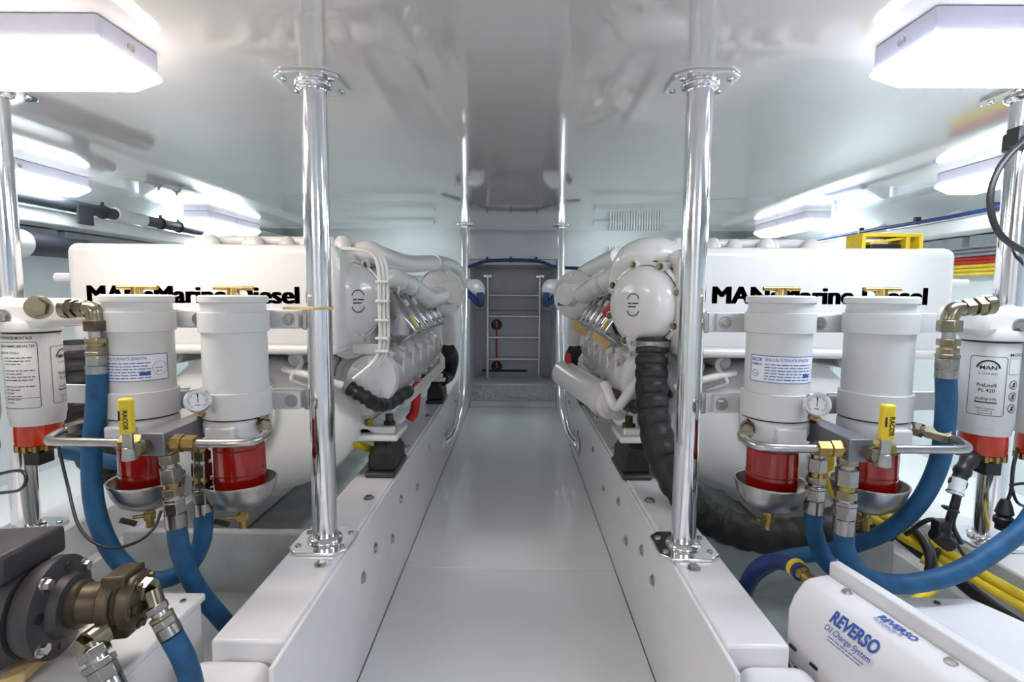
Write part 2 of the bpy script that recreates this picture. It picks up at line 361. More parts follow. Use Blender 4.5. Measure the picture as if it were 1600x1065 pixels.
lamp(.6, 1.2, -.75, -.6, 'lamp_cool', 'assumed unseen ceiling lamp near front wall on oil change side')  # its assumed partner, also behind the camera

lamp(-1.25, -.65, 4.35, 4.5, 'fill_lamp_dim', 'assumed unseen far lamp over the end bulkhead behind engine with yellow sticker', ZC+.2)  # assumed fixture hidden above the ceiling edge, added to light the far wall
lamp(.62, 1.22, 4.35, 4.5, 'fill_lamp_dim', 'assumed unseen far lamp over the end bulkhead behind engine with red cap', ZC+.2)  # second hidden fixture added to brighten the far wall

# ------------------------------------------------------------------ engines
def engine(s):
    X = lambda x: mx(s, x)
    def Q(px, py, Y):                          # left-side pixel, mirrored for the other engine
        p = P(px, py, Y); return V((X(p.x), p.y, p.z))
    D = lambda x, y, z: V((-s*x, y, z))        # direction given for the left engine
    lab = ('white marine diesel engine with yellow sticker on chrome cover, on the pump motor side' if s < 0 else
           'white marine diesel engine with red cap on chrome cover and ribbed black hose')
    e = thing('marine_engine', lab, 'engine', (X(-.9), 2.3, ZS), 'twin marine engines')
    def bx(name, lo, hi, m='engine_white', bev=.01, par=e, seg=3):
        a, b = sorted((X(lo[0]), X(hi[0]))); return G().box((a, lo[1], lo[2]), (b, hi[1], hi[2])).out(name, m, par, bevel=bev, seg=seg)
    # block, banks, sump
    bx('engine_block', (-1.14, 1.78, .47), (-.66, 3.2, .92), 'cast_white', .03)
    bx('sump', (-1.05, 1.66, .30), (-.75, 3.1, .47), 'cast_white', .03)
    # long tank across the near end
    tk = bx('coolant_tank', (-1.294, 1.5, .806), (-.509, 1.9, 1.118), 'engine_white', .028, seg=5)
    bx('tank_lip', (-1.285, 1.492, .80), (-.515, 1.9, .828), 'engine_white', .012, tk)
    ink = Ink(); [ink.text('MAN\u2022Marine Diesel', dx, dz, .068, width=.606) for dx in (0, .0025, .005, .0075) for dz in (0, .002)]
    ink.out('lettering', 'ink_black', on_plane((-1.232 if s < 0 else .563, 1.5, .948 if s < 0 else .957), (1, 0, 0), (0, 0, 1), .001), tk)
    g = G().lathe((X(-.74), 1.492, .835), (0, -1, 0), [(.018, 0), (.018, .006), (.012, .008), (.012, .004)], 20); g.out('drain_plug', 'engine_white', tk)
    G().cyl((X(-1.29), 1.6, 1.0), (X(-1.335), 1.6, 1.0), .03).cyl((X(-1.30), 1.56, 1.02), (X(-1.37), 1.56, 1.02), .012).out('end_pipe', 'engine_white', tk)
    # rail of pipes and caps along the top
    G().tube([(X(-1.0), 1.72, 1.118), (X(-.98), 1.72, 1.145), (X(-.8), 1.72, 1.148), (X(-.6), 1.74, 1.145), (X(-.52), 1.8, 1.12)], .014).out('top_pipe', 'engine_white', e)
    for i, x in enumerate((-.97, -.86, -.83, -.74, -.66, -.6, -.55)):
        G().lathe((X(x), 1.68+.03*(i % 2), 1.11), (0, 0, 1), [(.026, 0), (.026, .03), (.018, .045), (.012, .05)], 12).out('top_cap', 'cast_white', e)
    bx('top_casting', (-.78, 1.75, 1.05), (-.5, 1.9, 1.14), 'cast_white', .02)
    # round front cover looking to the aisle
    c = P(546, 470, 1.63) if s < 0 else P(1004, 476, 1.63); ax = D(.76, -.65, 0).normalized(); u, w_, _ = frame(ax)
    cv = G().lathe(c, ax, [(.10, -.14), (.125, -.12), (.128, -.03), (.135, -.028), (.135, -.012), (.122, -.01), (.118, .012), (.10, .035), (.06, .046), (.0, .048)], 36).out('round_cover', 'engine_white', e)
    G().lathe(c, ax, [(.12, -.031), (.1385, -.031), (.1385, -.0275), (.12, -.0275)], 36).out('gasket', 'bronze', cv)
    G().lathe(c, ax, [(.1, -.0095), (.1235, -.0095), (.1235, -.0075), (.1, -.0075)], 36).out('seam', 'plastic_black', cv)
    for k in range(8):
        a = k*math.pi/4+.3; q = c+(u*math.cos(a)+w_*math.sin(a))*.131
        lg = G().cyl(q-ax*.05, q+ax*.004, .016, n=12).out('bolt_lug', 'engine_white', cv)
        bolt(q+ax*.004, ax, .008, .008).out('bolt', 'zinc', lg)
    ink = Ink(); ink.ring(0, .012, .022, .0028, 15, 165); ink.ring(0, -.012, .022, .0028, 195, 345)
    ink.lines(-.018, .02, .003, .005, 1); ink.lines(-.018, .014, -.007, .005, 2)
    h = V((0, 0, 1)); r_ = h.cross(ax)
    ink.out('emblem', 'ink_black', lambda a, b: c+ax*(.0475-(a*a+b*b)*.55)+r_*a+h*b+ax*.002, cv)
    # neck below the cover
    G().tube([c+V((0, .03, -.06)), c+V((D(-.01, 0, 0).x, .02, -.12)), (P(545, 540, 1.62) if s < 0 else P(1019, 545, 1.6))], .05, n=20).out('cover_neck', 'engine_white', e)
    # charge air pipes and turbocharger
    if s < 0:
        la = [Q(545, 405, 1.74), Q(572, 393, 1.72), Q(598, 402, 1.8), Q(640, 412, 2.1), Q(685, 411, 2.5), Q(712, 420, 2.8), Q(722, 445, 2.95)]; lb = [Q(575, 440, 1.78), Q(605, 434, 1.88), Q(640, 448, 2.08), Q(668, 466, 2.25), Q(688, 462, 2.42)]; ra = .036
    else:
        la = [P(1048, 402, 1.68), P(1020, 396, 1.68), P(990, 404, 1.72), P(976, 430, 1.78), P(974, 455, 1.8)]; lb = [P(992, 420, 1.86), P(960, 433, 2.0), P(935, 446, 2.15), P(912, 460, 2.35)]; ra = .052
        G().tube([P(968, 400, 2.2), P(935, 415, 2.45), P(912, 428, 2.65), P(905, 445, 2.75)], .04, n=16).out('charge_air_pipe', 'engine_white', e)
    pa = G().tube(la, ra, n=18).out('charge_air_pipe', 'engine_white', e)
    pb = G().tube(lb, .043, n=18).out('charge_air_pipe', 'engine_white', e)
    cl = [(la[4]*.8+la[3]*.2, la[4]*.9+la[3]*.1, pa), (lb[2]*.9+lb[1]*.1, lb[2]*.97+lb[1]*.03, pb), (lb[2]*.4+lb[1]*.6, lb[2]*.48+lb[1]*.52, pb)]
    for q0, q1, par in cl:
        G().cyl(q0, q1, .047 if par is pb else ra+.004).out('hose_clamp', 'alloy', par)
    tc_ = P(697, 457, 2.55) if s < 0 else P(893, 460, 2.55); ta = D(.62, -.78, .03)
    tb = G().lathe(tc_, ta, [(.07, -.16), (.10, -.13), (.118, -.07), (.118, -.02), (.09, .005), (.06, .012), (.052, .06)], 30).out('turbocharger', 'cast_white', e)
    tu, tw, tn = frame(ta)
    for k in range(8): bolt(tc_+(tu*math.cos(k*.785)+tw*math.sin(k*.785))*.094+tn*.0, tn, .007, .009).out('housing_bolt', 'cast_white', tb)
    G().lathe(tc_, ta, [(.1185, -.052), (.123, -.05), (.123, -.042), (.1185, -.04)], 30).out('vee_clamp', 'brushed', tb)
    p = tc_+tu*.05+V((0, 0, -.045))+tn*.012
    G().obox(p+ta.normalized()*.004, frame(ta)[0]*.018, frame(ta)[1]*.011, ta.normalized()*.003).out('rating_plate', 'ink_blue', tb)
    G().tube([Q(695, 480, 2.55), Q(700, 500, 2.7), Q(702, 535, 2.75)], .035).out('exhaust_outlet', 'cast_white', e)
    # chrome cylinder covers on the bank by the aisle
    d = D(.55, 0, -.83); n_ = D(.83, 0, .55)
    for i in range(5):
        cc = V((X(-.418), 1.85+.155*i, .892))
        cb = G().obox(cc, d*.088, V((0, .057, 0)), n_*.044).out('cylinder_cover', 'chrome', e, bevel=.009)
        G().obox(cc+n_*.046, d*.088, V((0, .007, 0)), n_*.005).out('ridge', 'chrome', cb, bevel=.003)
        G().obox(cc-d*.03+n_*.05+V((0, .035, 0)), d*.012, V((0, .012, 0)), n_*.008).out('clip', 'cast_white', cb, bevel=.003)
        for kk in (-1, 1):
            bolt(cc+d*.06*kk+n_*.044+V((0, .035, 0)), n_, .007, .007).out('cover_bolt', 'steel_nut', cb)
        G().tube([cc-d*.07+n_*.03+V((0, .05, 0)), cc-d*.10+n_*.055+V((0, .05, 0)), cc-d*.15+n_*.03+V((0, .02, 0))], .007, n=8).out('injector_pipe', 'cast_white', e)
        G().obox(cc-d*.115+n_*.01+V((0, .02, 0)), d*.018, V((0, .03, 0)), n_*.022).out('injector_block', 'cast_white', e, bevel=.006)
        G().obox(V((X(-.40), 1.84+.17*i, .765)), D(.012, 0, -.006), V((0, .016, 0)), V((0, 0, .012))).out('bracket_lug', 'cast_white', e, bevel=.004)
        if i == 0:
            G().obox(cc+d*.045+n_*.0455, d*.026, V((0, .03, 0)), n_*.0015).out('sticker', 'yellow', cb)
            if s > 0: G().cyl(cc-d*.05+n_*.05-V((0, .04, 0)), cc+d*.02+n_*.06+V((0, .01, 0)), .018).out('red_cap', 'red_plastic', cb, bevel=.006)
    bx('bank_head', (-.68, 1.72, .70), (-.49, 2.78, .88), 'cast_white', .03)
    # cooler casing and lower castings along the bank
    sec = [(-.56, .785), (-.50, .80), (-.455, .78), (-.405, .725), (-.395, .69), (-.42, .62), (-.48, .565), (-.58, .56)]
    cz = G().prism([(X(a), 1.72, b) for a, b in sec], (0, 1.14, 0)).out('manifold_casing', 'engine_white', e, bevel=.018, seg=3)
    for i in range(6):
        p = V((X(-.445), 1.80+i*.175, .775)); G().obox(p, D(.022, 0, -.016), V((0, .03, 0)), D(.01, 0, .014)).out('casing_boss', 'cast_white', cz, bevel=.008)
        G().obox(V((X(-.40), 1.86+i*.175, .715)), D(.005, 0, 0), V((0, .010, 0)), V((0, 0, .035))).out('casing_rib', 'engine_white', cz, bevel=.004)
    for k in range(7):
        y = 1.78+k*.17; bolt((X(-.425), y, .615), D(.7, 0, -.7), .009, .008).out('bolt', 'cast_white', cz)
    G().lathe((X(-.49), 1.725, .70), (0, -1, 0), [(.105, 0), (.10, .03), (.06, .045), (.0, .046)], 28).out('casing_end', 'engine_white', cz)
    pc = Q(590, 592, 1.66); pm = G().lathe(pc+D(-.05, .04, 0), D(.6, -.8, 0), [(.07, -.05), (.078, 0), (.075, .035), (.04, .05), (0, .05)], 26).out('water_pump', 'engine_white', e)
    for a in (.4, 1.6, 2.9, 4.2, 5.4):
        uu, ww, aa = frame(D(.6, -.8, 0)); q = pc+D(-.05, .04, 0)+(uu*math.cos(a)+ww*math.sin(a))*.055+aa*.036
        bolt(q, aa, .012, .012).out('bolt', 'engine_white', pm)
    G().obox(Q(575, 545, 1.62), D(.05, 0, 0), V((0, .006, 0)), V((0, 0, .016))).out('strap', 'engine_white', e, bevel=.004)
    # conduit bundle down the front
    if s < 0:
        for k in range(3):
            o = V((.0105*k, .006*k, 0))
            G().tube([Q(520, 388, 1.56)+o, Q(560, 390, 1.56)+o, Q(583, 398, 1.56)+o, Q(592, 425, 1.56)+o, Q(593, 480, 1.56)+o, Q(594, 530, 1.56)+o, Q(586, 562, 1.56)+o, Q(552, 592, 1.54)+o], .0058, n=8).out('conduit', 'cast_white', e)
        for py in (440, 470, 500, 528, 548): G().obox(Q(598, py, 1.56), V((.02, 0, 0)), V((0, .014, 0)), V((0, 0, .004))).out('conduit_clip', 'cast_white', e, bevel=.002)
    G().tube([Q(545, 605, 1.6), Q(570, 620, 1.6), Q(590, 632, 1.65), Q(612, 628, 1.75), Q(640, 610, 1.9)], .022, n=10, rf=lambda i: 1+.12*math.sin(i*1.7)).out('loom', 'plastic_black', e)
    G().tube([Q(615, 640, 1.75), Q(650, 605, 2.1), Q(688, 568, 2.7)], .007, n=8).out('dipstick_tube', 'cast_white', e)
    # flywheel housing seen under the tank
    G().lathe((X(-.845), 1.66, .553), (0, -1, 0), [(.16, -.1), (.222, -.06), (.225, .0), (.215, .03), (.19, .05), (.1, .07), (0, .075)], 48, sx=1.52 if True else 1, sy=1).out('flywheel_housing', 'engine_white', e)
    G().lathe((X(-.90), 1.60, .62), (0, -1, 0), [(.17, 0), (.165, .03), (.15, .04), (.06, .045), (0, .045)], 40).out('damper_disc', 'engine_white', e)
    for k, (x, z) in enumerate(((-.60, .76), (-.68, .775), (-1.12, .77), (-1.05, .78))):
        bolt((X(x), 1.60, z), (0, -1, 0), .014, .012).cyl((X(x), 1.75, z), (X(x), 1.60, z), .022, n=14).out('front_stud', 'cast_white', e)
    G().tube([(X(-.66), 1.56, .80), (X(-.64), 1.55, .77), (X(-.67), 1.55, .72), (X(-.62), 1.58, .69)], .007, n=8).out('sensor_lead', 'cast_white', e)
    G().tube([(X(-.52), 1.56, .70), (X(-.60), 1.54, .73), (X(-.70), 1.56, .75)], .011, n=10, rf=lambda i: 1+.15*(i % 2)).out('loom_sleeve', 'cast_white', e)
    # feet
    for y in (1.68, 2.85):
        g = G(); a, b = sorted((X(-.66), X(-.385))); g.box((a, y, .492), (b, y+.17, .512))
        g.prism([(X(-.66), y+.02, .512), (X(-.45), y+.02, .512), (X(-.66), y+.02, .64)], (0, .014, 0))
        g.box((min(X(-.55), X(-.40)), y+.02, .512), (max(X(-.55), X(-.40)), y+.05, .535))
        ft = g.out('engine_foot', 'engine_white', e, bevel=.006)
        G().hexa((X(-.43), y+.085, .512), (X(-.43), y+.085, .54), .022).cyl((X(-.43), y+.085, .54), (X(-.43), y+.085, .565), .013).out('foot_nut', 'bronze', ft)
        mt = thing('engine_mount', 'black rubber engine mount under the %s foot of the engine with %s' % ('near' if y < 2 else 'far', 'yellow sticker' if s < 0 else 'red cap'), 'engine mount', (X(-.44), y+.09, ZS), 'rubber engine mounts')
        a, b = sorted((X(-.49), X(-.392)))
        G().box((a, y-.015, ZS), (b, y+.195, ZS+.018)).out('base_plate', 'motor_grey', mt, bevel=.006)
        G().rings([[(a+i, y+j, z) for i, j in ((k, k), (b-a-k, k), (b-a-k, .18-k), (k, .18-k))] for z, k in ((ZS+.018, .004), (ZS+.07, .006), (ZS+.1, .022), (ZS+.12, .024))]).out('rubber_block', 'rubber', mt, bevel=.008)
    bx('gearbox', (-.62, 2.92, .48), (-.43, 3.35, .84), 'cast_white', .04)
    G().tube([Q(700, 545, 2.85), Q(706, 560, 2.95), Q(700, 585, 3.0), Q(690, 592, 2.9)], .04).out('black_elbow', 'rubber', e)
    for k in range(3): G().tube([Q(632, 622+6*k, 1.85), Q(668, 590+5*k, 2.3), Q(694, 566+4*k, 2.75)], .006, n=8).out('fuel_line', 'cast_white', e)
    # large ribbed hose: on the same flank of both engines
    if s > 0: pts = [P(1019, 530, 1.6), P(1018, 575, 1.58), P(1020, 640, 1.55), P(1035, 710, 1.5), P(1072, 775, 1.45), P(1130, 820, 1.42), P(1210, 838, 1.42), P(1290, 826, 1.45), P(1350, 790, 1.55)]
    else: pts = [P(118, 535, 1.5), P(122, 590, 1.48), P(126, 650, 1.45), P(140, 700, 1.45), P(180, 735, 1.5)]
    h_ = G().tube(pts, .046, n=18, sub=14, rf=lambda i: 1+.075*(i % 5 < 3)).out('ribbed_hose', 'rubber', e, ang=20)
    for k in (0, 1):
        p = pts[0]+V((0, 0, -.012-.032*k)); G().lathe(p, (0, 0, 1), [(.0475, -.009), (.052, -.009), (.052, .009), (.0475, .009)], 28).box(p+V((-.064, -.012, -.007)), p+V((-.045, .008, .007))).out('hose_clamp', 'brushed', h_)
    if s > 0:
        a = P(880, 582, 2.45); b = P(958, 632, 1.92)
        of = G().cyl(a, b, .062, n=26).out('oil_filter', 'engine_white', e, bevel=.015, seg=3)
        t_ = (b-a).normalized(); G().cyl(b-t_*.10, b-t_*.085, .066, n=26).cyl(b, b+t_*.05, .045, n=20).out('collar', 'engine_white', of)
        G().obox(P(888, 560, 2.35), (.012, 0, 0), (0, .012, 0), (0, 0, .022)).out('red_tag', 'red_plastic', e, bevel=.006)
        G().tube([P(944, 598, 1.75), P(962, 635, 1.7), P(985, 610, 1.65), P(1000, 595, 1.65)], .017).out('oil_pipe', 'engine_white', e)
        for px, py, Y in ((905, 512, 2.45), (938, 528, 2.05)): G().obox(P(px, py, Y), (.03, 0, -.02), (0, .05, 0), (.012, 0, .018)).out('tan_clip', 'tan', e, bevel=.004)
    else:
        G().tube([P(575, 655, 1.8), P(590, 700, 1.8), P(560, 695, 1.7), P(548, 690, 1.65)], .012).out('yellow_lead', 'yellow', e)
        G().tube([P(652, 600, 2.15), P(648, 640, 2.2), P(640, 655, 2.2)], .02).out('red_hose', 'red_plastic', e)
    return e
engine(-1); engine(1)

# ------------------------------------------------------------------ filters
def fitting(g, p, q, rs):                       # stack of hex nuts and collars from p to q
    p, q = V(p), V(q); d = q-p
    for a, b, r, hx in rs:
        (g.hexa if hx else g.cyl)(p+d*a, p+d*b, r)
    return g
NUTS = [(0, .12, .0135, 0, 'brass'), (.04, .17, .0195, 1, 'zinc'), (.17, .24, .013, 0, 'brushed'), (.22, .42, .021, 1, 'steel_nut'), (.42, .52, .0155, 0, 'brass'), (.48, .58, .0205, 1, 'zinc'), (.58, .63, .0145, 0, 'brushed'), (.61, .66, .0215, 1, 'steel_nut'), (.66, .82, .0205, 1, 'steel_nut'), (.82, 1, .0195, 0, 'steel_nut')]
def stack(p, q, rs, parent, name='hose_fitting'):
    p, q = V(p), V(q); d = q-p
    for a, b, r, hx, m in rs:
        g = G(); (g.hexa if hx else g.cyl)(p+d*a, p+d*b, r); g.out('hex_nut' if hx else 'collar', m, parent, bevel=.0015 if hx else 0)
def racor(x, y, lab, face_label, s, k):
    t = thing('fuel_separator', lab, 'fuel filter', (x, y, .45), 'white fuel filter separators on the brackets'); r = .066
    c = V((x, y, 0)); o = lambda z: V((x, y, z)); z0 = 0 if s < 0 else .007
    body = G().lathe(o(z0), (0, 0, 1), [(r-.001, .711), (r-.001, .945)], 48).out('can', 'filter_white', t)
    G().lathe(o(z0), (0, 0, 1), [(r-.002, .94), (r-.002, .957), (r+.003, .959), (r+.003, .970), (r-.002, .973), (.02, .974)], 48).out('lid', 'filter_white', t)
    th = G().cyl(o(.972+z0), o(.99+z0), .0125, .0105).out('lid_screw', 'brass', t)
    G().cyl((x-.04, y-.004, .988+z0), (x+.042, y+.004, .988+z0), .0045, n=12).out('tee_bar', 'brass', th)
    for za, zb in ((.895, .938), (.712, .768)):
        b = G().lathe(o(z0), (0, 0, 1), [(r-.002, za), (r+.004, za+.001), (r+.004, zb-.001), (r-.002, zb)], 48).out('band', 'filter_white', t, ang=30)
        zm = .918 if za > .8 else .728
        G().box((x-.108, y+.068, zm-.021), (x+.108, y+.088, zm+.021)).out('band_plate', 'filter_white', b, bevel=.004)
        for dx in (-.09, .09): bolt((x+dx, y+.068, zm), (0, -1, 0), .010, .010).out('plate_bolt', 'brushed', b)
    cl = G().lathe(o(z0), (0, 0, 1), [(r-.006, .711), (r+.001, .708), (r+.003, .700), (r+.003, .680), (r-.004, .668), (r-.012, .660), (.03, .660)], 48).box((x-.03, y-.079, .668+z0), (x+.03, y, .70+z0)).out('collar', 'filter_white', t, bevel=.004)
    G().lathe(o(z0+.7105), (0, 0, 1), [(r+.0005, -.001), (r+.0005, .001)], 48).out('seal', 'plastic_black', cl)
    bw = G().lathe(o(z0), (0, 0, 1), [(.049, .664), (.053, .66), (.053, .56), (.049, .535), (.02, .52)], 40).out('sight_bowl', 'bowl_red', t)
    for zz in (.64, .585): G().lathe(o(z0), (0, 0, 1), [(.0532, zz-.0015), (.0542, zz), (.0532, zz+.0015)], 40).out('bowl_rib', 'bowl_red', bw)
    pan = G()
    prof = [(.012, .497), (.035, .501), (.056, .514), (.069, .536), (.075, .560), (.0765, .563), (.0765, .566), (.073, .565), (.067, .538), (.054, .518), (.034, .506), (.011, .502)]
    n = 44; pan.rings([[(x+rr*math.cos(2*math.pi*j/n), y+rr*math.sin(2*math.pi*j/n), zz+z0) for j in range(n)] for rr, zz in prof])
    pan.out('heat_shield', 'brushed', t)
    dv = G().cyl(o(.50+z0), o(.482+z0), .009).hexa(o(.485+z0), o(.470+z0), .013).cyl(o(.470+z0), o(.452+z0), .0085).cyl(o(.478+z0), o(.478+z0)+V((-.03, -.012, 0)), .004).out('drain_valve', 'brass', t)
    G().obox(o(.475+z0)+V((-.038, -.015, -.006)), V((.014, .004, -.006)), V((0, .003, 0)), V((.002, 0, .005))).out('drain_lever', 'bronze', dv)
    if face_label:
        base = math.atan2(-y, -x); a0, a1 = ((-100, 44) if s < 0 else (-50, 94))
        wd = rad(a1-a0)*r; hgt = .057; fn = on_cyl((x, y), r-.001, base+rad(a0), .792+z0)
        i1 = Ink(); i1.rect(0, 0, wd, hgt); lb = i1.out('label', 'label_white', on_cyl((x, y), r-.001, base+rad(a0), .792+z0, .0005), t)
        ik = Ink(); ik.rrect(.001, .001, wd-.001, hgt-.001, .002, .0016)
        ik.text('RACOR', .004, hgt-.0125, .0095, width=.024, bold=.03); ik.text('1000MAX', .004, hgt-.022, .008, width=.024, bold=.02)
        ik.text('DIESEL FUEL FILTER/WATER SEPARATOR', .033, hgt-.0115, .0085, width=wd-.075, bold=.01)
        ik.ring(.013, .018, .007, .0012); ik.text('UL', .0095, .0148, .008)
        for q in range(6): ik.lines(.033, wd-.036, hgt-.0195-q*.0062, .0026, q+k)
        ik.ring(wd-.018, .026, .0145, .0007); ik.lines(wd-.028, wd-.008, .026, .002, 3); ik.lines(wd-.026, wd-.01, .019, .002, 4)
        ik.rect(wd-.056, .012, wd-.037, .019)
        ik.out('label_print', 'ink_blue', fn, lb)
    return t
def assembly(s):
    X = lambda x: mx(s, x); wh = 'pump motor' if s < 0 else 'oil change cover'
    y = 1.13
    xa, xb = (-.819, -.610) if s < 0 else (.788, .572)
    racor(xa, y, 'white fuel separator with blue label above pump motor' if s < 0 else 'plain white fuel separator beside blue hose above the oil change cover', s < 0, s, 1)
    racor(xb, y, 'plain white fuel separator between gauge and steel pole' if s < 0 else 'white fuel separator with blue label between ribbed hose and gauge', s > 0, s, 9)
    # valve manifold: block, lever, pipes, gauge
    bxm = (-.687 if s < 0 else .655); D = lambda x, yy, z: V((-s*x, yy, z))
    t = thing('valve_manifold', 'grey valve block with yellow lever, bent steel pipes and gauge, %s side' % wh, 'valve', (bxm, 1.05, .66), 'fuel valve manifolds')
    G().box((bxm-.022, .965, .668), (bxm+.022, 1.16, .712)).out('block', 'block_grey', t, bevel=.002)
    zc = .688
    for xt, xe, sg in ((xa, xa+s*.105, s), (xb, xb-s*.105, -s)):
        xs = bxm+sg*.022
        G().tube([(xs+sg*.03, .985, zc), ((xs+xe)/2, .985, zc), (xe-sg*.035, .987, zc), (xe-sg*.008, 1.0, zc), (xe, 1.03, zc+.004), (xe-sg*.004, 1.06, zc+.008)], .0085, n=14, sub=6).out('steel_pipe', 'brushed', t)
        g = G(); fitting(g, (xs, .985, zc), (xs+sg*.05, .985, zc), [(0, .2, .013, 0), (.15, .5, .0175, 1), (.5, .6, .013, 0), (.55, 1, .0155, 1)]); g.out('brass_nut', 'brass', t)
        g = G(); e0 = V((xe-sg*.002, 1.045, zc+.006)); e1 = V((xt+sg*.055, y-.005, zc+.012)); fitting(g, e0, e1, [(0, .45, .0145, 1), (.4, .6, .011, 0), (.55, .95, .0165, 1)]); g.out('elbow_nut', 'zinc', t)
    st = V((bxm+s*.012, .965, zc)); xl = bxm+s*.022
    G().cyl(st, st+V((0, -.03, 0)), .013).hexa(st+V((0, -.008, 0)), st+V((0, -.02, 0)), .016).out('valve_stem', 'zinc', t)
    lv = G().cyl((xl, .936, zc-.018), (xl, .936, zc+.006), .013, .011).box((xl-.009, .93, zc), (xl+.009, .938, zc+.034)).out('lever', 'brushed', t, bevel=.002)
    gp = G().box((xl-.0115, .926, zc+.032), (xl+.0115, .942, zc+.098)).out('lever_grip', 'yellow', lv, bevel=.004)
    ik = Ink(); ik.text('RACOR', 0, -.0035, .013, width=.036, bold=.03, rot=-math.pi/2); ik.rect(-.0085, -.022, -.0045, -.004)
    ik.out('lever_print', 'ink_black', on_plane((xl-.001, .926, zc+.08), (1, 0, 0), (0, 0, 1)), gp)
    # gauge
    gc = P(309, 625, 1.03) if s < 0 else P(1277, 631, 1.03)
    gd = (CAM-gc); gd.z = 0; gd.normalize()
    ga = G().lathe(gc, gd, [(.012, -.03), (.0235, -.026), (.0235, .0), (.025, .001), (.025, .005), (.0215, .006), (.0215, .002), (0, .002)], 32).out('gauge', 'stainless', t)
    G().lathe(gc+gd*.0022, gd, [(.0212, 0), (.0212, .0008), (0, .0008)], 32).out('dial', 'label_white', ga)
    ik = Ink()
    for q in range(24):
        a = rad(-50+q*280/23); r0 = .0145 if q % 4 else .0125; ik.path([(r0*math.cos(a), r0*math.sin(a)), (.018*math.cos(a), .018*math.sin(a))], .0009)
    ik.path([(0, -.004), (0, .014)], .0014); ik.lines(-.005, .006, -.01, .002, 5); ik.rect(-.0012, .008, .0012, .014)
    ik.out('dial_print', 'ink_black', on_plane(gc+gd*.003, V((0, 0, 1)).cross(gd), (0, 0, 1), .0004), ga)
    g = G(); fitting(g, gc+V((0, 0, -.022))-gd*.01, V((bxm, 1.13, .712)), [(0, 1, .007, 0), (.3, .7, .012, 1)]); g.out('gauge_stem', 'brass', t)
    # drop fittings with hose ends
    ends = [(P(262, 703, .995), P(276, 822, .995)), (P(314, 700, 1.09), P(318, 802, 1.09))] if s < 0 else [(P(1325, 703, .995), P(1318, 832, .995)), (P(1279, 690, 1.09), P(1271, 800, 1.09))]
    for a, b in ends:
        stack(a, b, NUTS, t)
    return ends
EL = assembly(-1); ER = assembly(1)

